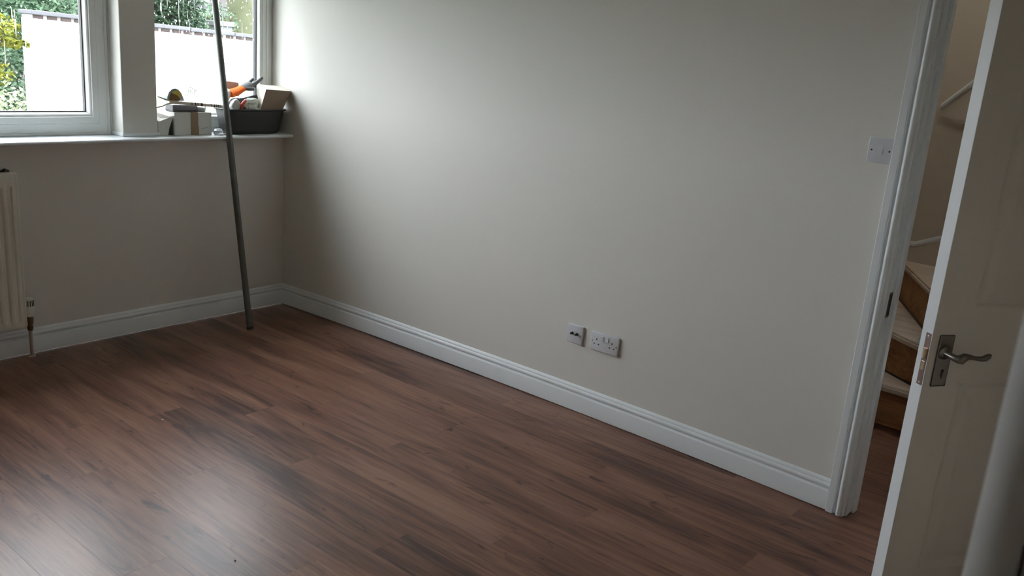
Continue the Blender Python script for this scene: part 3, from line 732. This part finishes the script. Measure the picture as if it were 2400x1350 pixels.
crumple('crumpled_packet', 'crumpled white and green packet at the front of the tub', 'packet', (-0.238, -0.036, 1.178), (0.056, 0.024, 0.048), M['bag'], 5, sub=4, amt=0.5, planes=34)
crumple('white_packet', 'small white packet at the left end of the tub', 'packet', (-0.338, -0.028, 1.172), (0.034, 0.026, 0.040), M['card_w'], 9)
crumple('cream_packet', 'pale cream wrapper under the brown card in the tub', 'packet', (-0.335, 0.050, 1.222), (0.024, 0.020, 0.042), M['card_c'], 12)
bm = bmesh.new(); tube(bm, [(-0.012, 0, -0.028), (-0.010, -0.004, -0.012), (0.0, -0.006, 0.004), (0.014, -0.004, 0.016)], [0.009, 0.010, 0.010, 0.007], 10)
o = obj('red_handle', bm, M['red'], smooth=True); o.location = (-0.300, -0.046, 1.184); tag(o, 'short red plastic handle poking out between packets in the tub', 'tool')
# white taped carton
wc = thing('white_carton', 'white cardboard carton with a strip of brown tape on the sill', 'box', (-0.568, 0.060, ZT), R(0.0))
bm = bmesh.new(); box(bm, -0.106, 0.108, -0.058, 0.040, 0, 0.116, bev=0.002, seg=2); obj('carton', bm, M['card_w'], wc)
bm = bmesh.new(); box(bm, -0.0145, 0.0285, -0.0588, 0.0406, 0.0005, 0.1167); box(bm, -0.013, 0.0315, -0.0592, -0.0586, 0.002, 0.045); obj('tape', bm, M['tape_b'], wc)
bm = bmesh.new(); tube(bm, [(0.040, -0.0585, 0.030), (0.060, -0.0585, 0.034), (0.088, -0.0585, 0.040)], [0.0018, 0.0030, 0.0015], 8, squash=(1, .25)); obj('ink_mark', bm, M['ink'], wc)
# creased open carton at the pier
oc = thing('open_carton', 'creased off white carton with an open flap next to the pier', 'box', (-0.722, 0.062, ZT), R(2))
bm = bmesh.new()
fr = [(-0.040, -0.052, 0.0), (0.014, -0.052, 0.0), (0.022, -0.052, 0.040), (0.040, -0.056, 0.088), (0.012, -0.058, 0.092), (-0.004, -0.058, 0.070), (-0.042, -0.054, 0.078)]
bk = [(x, 0.034, z) for x, y, z in fr]
a = [bm.verts.new(c) for c in fr]; b = [bm.verts.new(c) for c in bk]
for j in range(len(fr)): bm.faces.new((a[j], a[(j+1) % len(fr)], b[(j+1) % len(fr)], b[j]))
bm.faces.new(a[::-1]); bm.faces.new(b); bmesh.ops.recalc_face_normals(bm, faces=bm.faces)
obj('carton', bm, M['card_w'], oc)
bm = bmesh.new()
pf = [(-0.045, -0.060, 0.074), (-0.002, -0.062, 0.068), (0.018, -0.062, 0.096), (0.046, -0.058, 0.099), (0.046, 0.032, 0.122), (-0.045, 0.032, 0.124)]
up_ = [bm.verts.new(c) for c in pf]; lo_ = [bm.verts.new((x, y, z-0.004)) for x, y, z in pf]
for j in range(6): bm.faces.new((up_[j], up_[(j+1) % 6], lo_[(j+1) % 6], lo_[j]))
bm.faces.new(up_); bm.faces.new(lo_[::-1]); bmesh.ops.recalc_face_normals(bm, faces=bm.faces)
obj('flap', bm, M['card_w'], oc)
bm = bmesh.new(); box(bm, -0.012, 0.0105, -0.014, 0.03, 0.0005, 0.082, bev=.001); o = obj('gap_shade', bm, M['band']); o.location = (-0.688, 0.030, ZT); tag(o, 'small black block standing in for shade in the gap between the two white cartons', 'filler')  # black box put in for the dark gap between the cartons
# grey case on the carton
gc = thing('grey_case', 'slim slate grey case lying on the taped white carton', 'case', (-0.602, 0.052, ZT+0.1172), R(0))
bm = bmesh.new(); box(bm, -0.071, 0.070, -0.036, 0.040, 0, 0.037, bev=0.003); obj('lid', bm, M['grey_case'], gc)
bm = bmesh.new(); box(bm, -0.0713, 0.0703, -0.0363, 0.0403, 0.006, 0.009); obj('seam', bm, M['band'], gc)
jr = thing('clear_jar', 'small clear plastic tub with dark contents at the end of the white carton', 'jar', (-0.498, 0.045, ZT+0.1168))
bm = bmesh.new(); lathe(bm, [(0.022, 0.0), (0.028, 0.004), (0.029, 0.026), (0.027, 0.031)], 18); obj('jar_body', bm, M['clear'], jr, smooth=40)
bm = bmesh.new(); lathe(bm, [(0.019, 0.003), (0.020, 0.018), (0.010, 0.022)], 14); obj('contents', bm, M['glove_d'], jr, smooth=True)
# forked folding rule lying across
fo = thing('folding_rule', 'pale folding rule with dark bands, forked open at its left end', 'ruler', (-0.584, -0.004, 1.1755))
def strip(bm, p0, p1, w, t):
    p0, p1 = Vector(p0), Vector(p1); d = p1-p0; L_ = d.length; ang = math.atan2(d.z, d.x)
    mt = Matrix.Translation((p0+p1)/2) @ Matrix.Rotation(-ang, 4, 'Y')
    box(bm, -L_/2, L_/2, -t/2, t/2, -w/2, w/2, bev=0.0012, seg=1, mtx=mt)
bm = bmesh.new(); strip(bm, (-0.118, 0.0, 0.010), (0.184, 0.0, -0.012), 0.0155, 0.016); obj('stock', bm, M['ruler'], fo)
bm = bmesh.new(); strip(bm, (-0.182, 0.0, 0.036), (-0.100, 0.0, 0.009), 0.0075, 0.010); obj('blade', bm, M['ruler'], fo)
bm = bmesh.new(); tube(bm, [(-0.188, 0.0, -0.018), (-0.160, 0, -0.012), (-0.135, 0, -0.001), (-0.105, 0.0, 0.004)], [0.0035, 0.004, 0.004, 0.004], 8); obj('blade', bm, M['ruler'], fo, smooth=True)
for xx, w in ((0.002, .004), (0.022, .007), (0.036, .004), (0.058, .012), (0.115, .004), (0.132, .005), (0.146, .004), (0.156, .004), (0.166, .003)):
    bm = bmesh.new(); zz = 0.010-0.0728*(xx+0.118); box(bm, xx-w/2, xx+w/2, -0.0084, 0.0084, zz-0.0074, zz+0.0081); obj('band', bm, M['band'], fo)
# blister roll on top of the rule
bl = thing('tape_roll', 'rounded clear pack with yellow and brown contents on top of the rule', 'packet', (-0.668, 0.012, 1.190))
bm = bmesh.new()
hump = [(-0.046, 0.0), (-0.044, 0.022), (-0.034, 0.046), (-0.018, 0.060), (0.0, 0.064), (0.018, 0.058), (0.034, 0.040), (0.048, 0.006), (0.048, 0.0)]
def slab(pts, y0, y1, m, parent, name):
    bm = bmesh.new(); a = [bm.verts.new((x, y0, z)) for x, z in pts]; b = [bm.verts.new((x, y1, z)) for x, z in pts]; n = len(pts)
    for j in range(n): bm.faces.new((a[j], a[(j+1) % n], b[(j+1) % n], b[j]))
    bm.faces.new(a[::-1]); bm.faces.new(b); bmesh.ops.recalc_face_normals(bm, faces=bm.faces)
    return obj(name, bm, m, parent)
bm.free()
slab(hump, -0.014, 0.022, M['bluegrey'], bl, 'blister')
slab([(-0.034, 0.001), (-0.030, 0.026), (-0.022, 0.040), (0.004, 0.030), (0.020, 0.012), (0.022, 0.001)], -0.0185, -0.012, M['ochre'], bl, 'contents')
slab([(-0.022, 0.040), (-0.010, 0.050), (0.010, 0.055), (0.022, 0.048), (0.032, 0.030), (0.026, 0.014), (0.004, 0.030)], -0.0175, -0.012, M['yellow'], bl, 'wrapper')
crumple('clear_wrap', 'scrunched clear plastic film on the sill between carton and tub', 'wrap', (-0.433, -0.016, ZT+0.017), (0.034, 0.030, 0.019), M['clear'], 31, amt=0.9)
o = crumple('plaster_crumb', 'small dirty crumb on the sill next to the clear film', 'crumb', (-0.408, -0.045, ZT+0.004), (0.016, 0.008, 0.005), M['card_b'], 33)
# specks on the floor
o = crumple('paint_chip', 'tiny white paint chip lying on the dark floorboards', 'chip', (-1.388, -1.085, 0.0012), (0.007, 0.004, 0.0014), M['card_w'], 41, sub=1)
o = crumple('dark_speck', 'tiny dark speck on the bright patch of floor', 'speck', (-1.757, -2.155, 0.0022), (0.0022, 0.0055, 0.0022), M['band'], 42, sub=1)

# ------------------------------------------------------------------ garden beyond the windows
GZ = -0.35
obj('ground', B(-30, 60, 0.30, 80, GZ-0.2, GZ), M['grass'], kind='structure')
def gz(x): return 1.523 - 0.0304*(x-0.348)
gw = thing('garden_wall', 'white painted garden wall with grey coping beyond the windows', 'wall', (0.34, 4.0, GZ))
bm = bmesh.new()
def slope_box(bm, x0, x1, y0, y1, zb0, zb1, zt0, zt1):
    vs = [bm.verts.new(c) for c in ((x0, y0, zb0), (x1, y0, zb1), (x1, y1, zb1), (x0, y1, zb0), (x0, y0, zt0), (x1, y0, zt1), (x1, y1, zt1), (x0, y1, zt0))]
    for f in ((3, 2, 1, 0), (4, 5, 6, 7), (0, 1, 5, 4), (1, 2, 6, 5), (2, 3, 7, 6), (3, 0, 4, 7)): bm.faces.new([vs[i] for i in f])
LW = 7.0
slope_box(bm, 0, LW, 0, 0.215, 0, 0, gz(0.34)-GZ-0.004, gz(0.34+LW)-GZ-0.004)
obj('render', bm, M['render'], gw)
bm = bmesh.new(); slope_box(bm, 0.004, LW, 0.004, 0.211, gz(.34)-GZ-.005, gz(.34+LW)-GZ-.005, gz(.34)-GZ+.030, gz(.34+LW)-GZ+.030); obj('mortar_bed', bm, M['mortar'], gw)
rg = random.Random(2)
bm0 = bmesh.new(); box(bm0, -0.043, 0.043, -0.114, 0.114, -0.015, 0.015, bev=0.003, seg=1)
brick_me = bpy.data.meshes.new('brick'); bm0.to_mesh(brick_me); bm0.free(); brick_me.materials.append(M['brick'])
bm0 = bmesh.new(); box(bm0, -0.247, 0.247, -0.135, 0.135, -0.018, 0.018, bev=0.005, seg=1)
cop_me = bpy.data.meshes.new('coping_stone'); bm0.to_mesh(cop_me); bm0.free(); cop_me.materials.append(M['coping'])
tilt = math.atan(0.0304)
for i in range(58):
    x = 0.052+0.118*i
    o = bpy.data.objects.new('brick', brick_me); C.objects.link(o); o.parent = gw
    o.location = (x, 0.1075+rg.uniform(-.004, .004), gz(.34+x)-GZ+0.0125); o.rotation_euler = (0, tilt, 0)
for i in range(14):
    x = 0.235+0.5*i
    o = bpy.data.objects.new('coping_stone', cop_me); C.objects.link(o); o.parent = gw
    o.location = (x, 0.1075, gz(.34+x)-GZ+0.048+rg.uniform(-.003, .003)); o.rotation_euler = (0, tilt, 0)

def leaves(blobs, size, seed):
    rg = random.Random(seed); V = []; F = []
    for (c, rad, n) in blobs:
        for _ in range(n):
            d = Vector((rg.gauss(0, 1), rg.gauss(0, 1), rg.gauss(0, 1))).normalized()
            rr = rg.random()**0.4
            p = Vector((c[0]+d.x*rad[0]*rr, c[1]+d.y*rad[1]*rr, c[2]+d.z*rad[2]*rr))
            a = Vector((rg.gauss(0, 1), rg.gauss(0, 1), rg.gauss(-0.3, .7))).normalized(); b = a.cross(Vector((rg.gauss(0, 1), rg.gauss(0, 1), rg.gauss(0, 1)))).normalized()
            nn = a.cross(b); s = size*rg.uniform(0.6, 1.3); k = len(V)
            V += [p-a*s, p+b*s*.45+nn*s*.12, p+a*s, p-b*s*.45+nn*s*.12]; F += [(k, k+1, k+2), (k, k+2, k+3)]
    me = bpy.data.meshes.new('foliage'); me.from_pydata([tuple(v) for v in V], [], F); me.update(); return me
def plant(name, label, cat, loc, blobs, size, m, seed, stems, group=None):
    root = thing(name, label, cat, loc, 0, group)
    me = leaves([(c, r, int(n*2.4)) for c, r, n in blobs], size*0.6, seed); me.materials.append(m)
    o = bpy.data.objects.new('foliage', me); C.objects.link(o); o.parent = root; o['kind'] = 'stuff'
    for (pts, r, mm) in stems:
        bm = bmesh.new(); tube(bm, pts, r, 10); obj('trunk' if max(r) > 0.03 else 'stem', bm, mm, root, smooth=True)
    return root
plant('variegated_shrub', 'cream and green variegated shrub at the left end of the white garden wall', 'shrub', (-0.35, 3.35, GZ),
      [((0.0, 0, 1.05), (0.42, 0.4, 0.40), 900), ((0.18, -0.1, 0.75), (0.30, 0.35, 0.4), 600), ((-0.3, 0.0, 0.9), (0.4, 0.4, 0.5), 600), ((-0.1, 0, 0.45), (0.5, 0.4, 0.45), 400)], 0.040, M['leaf_cream'], 1,
      [([(0, 0, 0), (0.02, 0, 0.6), (0.08, 0, 1.2)], [0.02, 0.015, 0.008], M['twig']), ([(0.05, 0, 0), (-0.2, 0.05, 0.7), (-0.3, 0, 1.1)], [0.02, 0.014, 0.008], M['twig'])])
plant('yellow_leaved_shrub', 'shrub with bright yellow green leaves at the far left of the left window', 'shrub', (-0.52, 2.5, GZ),
      [((0.0, 0, 1.80), (0.13, 0.2, 0.10), 110), ((0.10, 0.0, 1.70), (0.10, 0.12, 0.035), 60), ((-0.02, 0, 1.50), (0.10, 0.15, 0.08), 70), ((-0.05, 0, 1.13), (0.08, 0.2, 0.06), 30), ((-0.3, 0.1, 1.6), (0.25, 0.3, 0.4), 300)], 0.040, M['leaf_yellow'], 2,
      [([(-0.2, 0, 0), (-0.15, 0, 0.9), (-0.05, 0, 1.5), (0.05, 0, 1.85)], [0.018, 0.014, 0.010, 0.005], M['twig'])])
plant('laurel_bush', 'deep green bush between the shrubs and the end of the garden wall', 'shrub', (0.3, 5.2, GZ),
      [((0.0, 0, 1.3), (0.9, 0.6, 0.9), 2600), ((-0.7, 0, 1.6), (0.9, 0.6, 1.0), 2200), ((0.3, 0.1, 2.3), (1.0, 0.7, 0.7), 1800)], 0.055, M['leaf_mid'], 3,
      [([(0, 0, 0), (0, 0, 1.0), (0.1, 0, 2.0)], [0.03, 0.025, 0.012], M['twig'])])
plant('leafy_tree', 'green leafy tree rising behind the garden wall in the left window', 'tree', (2.5, 10.8, GZ),
      [((0.0, 0, 2.6), (1.3, 0.9, 1.1), 3200), ((0.9, 0.3, 2.3), (0.8, 0.7, 0.7), 1500), ((-1.0, 0, 3.0), (1.1, 0.9, 1.0), 2000), ((0.3, 0, 1.7), (1.2, 0.8, 0.7), 1600), ((-0.2, 0, 4.0), (1.6, 1.2, 1.0), 2000)], 0.07, M['leaf_mid'], 4,
      [([(0, 0, 0), (0.05, 0, 1.4), (0.0, 0, 3.0)], [0.12, 0.10, 0.06], M['twig'])])
plant('dark_conifer', 'dark evergreen just over the garden wall behind the pier side of the corner window', 'tree', (3.45, 7.2, GZ),
      [((0.0, 0, 2.2), (0.42, 0.5, 1.3), 3800), ((-0.5, 0.2, 2.2), (0.5, 0.5, 1.0), 2000), ((0.12, 0.0, 1.75), (0.40, 0.4, 0.5), 1200)], 0.045, M['leaf_dark'], 5,
      [([(0, 0, 0), (0, 0, 2.0), (0, 0, 3.3)], [0.08, 0.06, 0.02], M['twig'])])
plant('low_bush', 'loose green bush showing above the wall between conifer and pole', 'shrub', (4.55, 8.4, GZ),
      [((0.0, 0, 1.75), (0.55, 0.4, 0.45), 700), ((0.4, 0.1, 1.9), (0.4, 0.4, 0.4), 350)], 0.05, M['leaf_mid'], 6, [([(0, 0, 0), (0, 0, 1.6)], [0.02, 0.01], M['twig'])])
plant('russet_tree', 'russet leaved tree high behind the dark evergreen', 'tree', (6.9, 13.0, GZ),
      [((0.0, 0, 3.1), (0.9, 0.7, 0.85), 800)], 0.08, M['leaf_brown'], 7, [([(0, 0, 0), (0, 0, 1.6), (0.1, 0, 3.0)], [0.09, 0.07, 0.03], M['twig'])])
mt_ = thing('mossy_tree', 'thick mossy tree trunk with side branches seen right of the pole', 'tree', (6.45, 10.0, GZ))
bm = bmesh.new(); tube(bm, [(0.03, 0, 0), (0.02, 0, 1.4), (-0.02, 0, 2.2), (-0.06, 0, 3.2), (0.0, 0, 5.5)], [0.30, 0.245, 0.225, 0.205, 0.15], 18); obj('trunk', bm, M['bark'], mt_, smooth=True)
for pts, r in (([(-0.15, 0, 2.02), (-0.5, 0.05, 2.06), (-1.3, 0.1, 2.16)], [0.055, 0.05, 0.03]), ([(0.12, 0, 1.98), (0.45, 0.0, 2.12), (1.2, 0.1, 2.3)], [0.08, 0.07, 0.04]), ([(0.1, 0, 2.35), (0.6, 0, 2.5), (1.4, 0, 3.0)], [0.08, 0.07, 0.04]),
               ([(-0.15, 0, 2.6), (-0.6, 0, 2.9), (-1.2, 0, 3.6)], [0.07, 0.055, 0.03])):
    bm = bmesh.new(); tube(bm, pts, r, 8); obj('branch', bm, M['bark'], mt_, smooth=True)
me = leaves([((0.2, 0.3, 4.2), (2.2, 1.6, 1.4), 2200), ((0.95, 0.2, 2.35), (0.6, 0.4, 0.4), 120), ((-0.9, 0.2, 2.6), (0.6, 0.4, 0.5), 130)], 0.06, 9); me.materials.append(M['leaf_mid'])
o = bpy.data.objects.new('foliage', me); C.objects.link(o); o.parent = mt_; o['kind'] = 'stuff'
gp = thing('gatepost', 'pale square stone post behind the garden wall next to the mossy trunk', 'gatepost', (4.24, 7.2, GZ))
obj('shaft', B(-0.11, 0.11, -0.11, 0.11, 0, 1.93, bev=.01), M['stone'], gp); bm = bmesh.new(); box(bm, -.135, .135, -.135, .135, 1.93, 2.0, bev=.01); obj('cap', bm, M['stone'], gp)
ho = thing('house', 'distant pinkish grey house behind the trees', 'house', (9.4, 17.5, GZ))
obj('walls', B(-2.2, 6.0, 0, 5, 0, 4.2), M['house'], ho)
bm = bmesh.new(); vs = [bm.verts.new(c) for c in ((-2.5, -.3, 4.15), (6.3, -.3, 4.15), (6.3, 5.3, 4.15), (-2.5, 5.3, 4.15), (-2.5, 2.5, 6.2), (6.3, 2.5, 6.2))]
for f in ((0, 1, 5, 4), (2, 3, 4, 5), (0, 4, 3), (1, 2, 5), (3, 2, 1, 0)): bm.faces.new([vs[i] for i in f])
obj('roof', bm, M['slate'], ho)
fw = obj('window', B(0.2, 1.4, -0.03, 0.02, 1.2, 2.6), M['gloss'], ho); obj('pane', B(0.28, 1.32, -0.04, -0.02, 1.28, 2.52), M['glove_d'], fw)
plant('far_hedge', 'long pale green hedge far behind the trees', 'hedge', (10.0, 15.5, GZ),
      [((x, 0, 1.1), (1.1, 0.6, 1.1), 700) for x in (-9, -7.5, -6, -4.5, -3, -1.5, 0, 1.5, 3.0)], 0.09, M['leaf_mid'], 11, [([(0, 0, 0), (0, 0, 1.2)], [0.03, 0.02], M['twig'])])
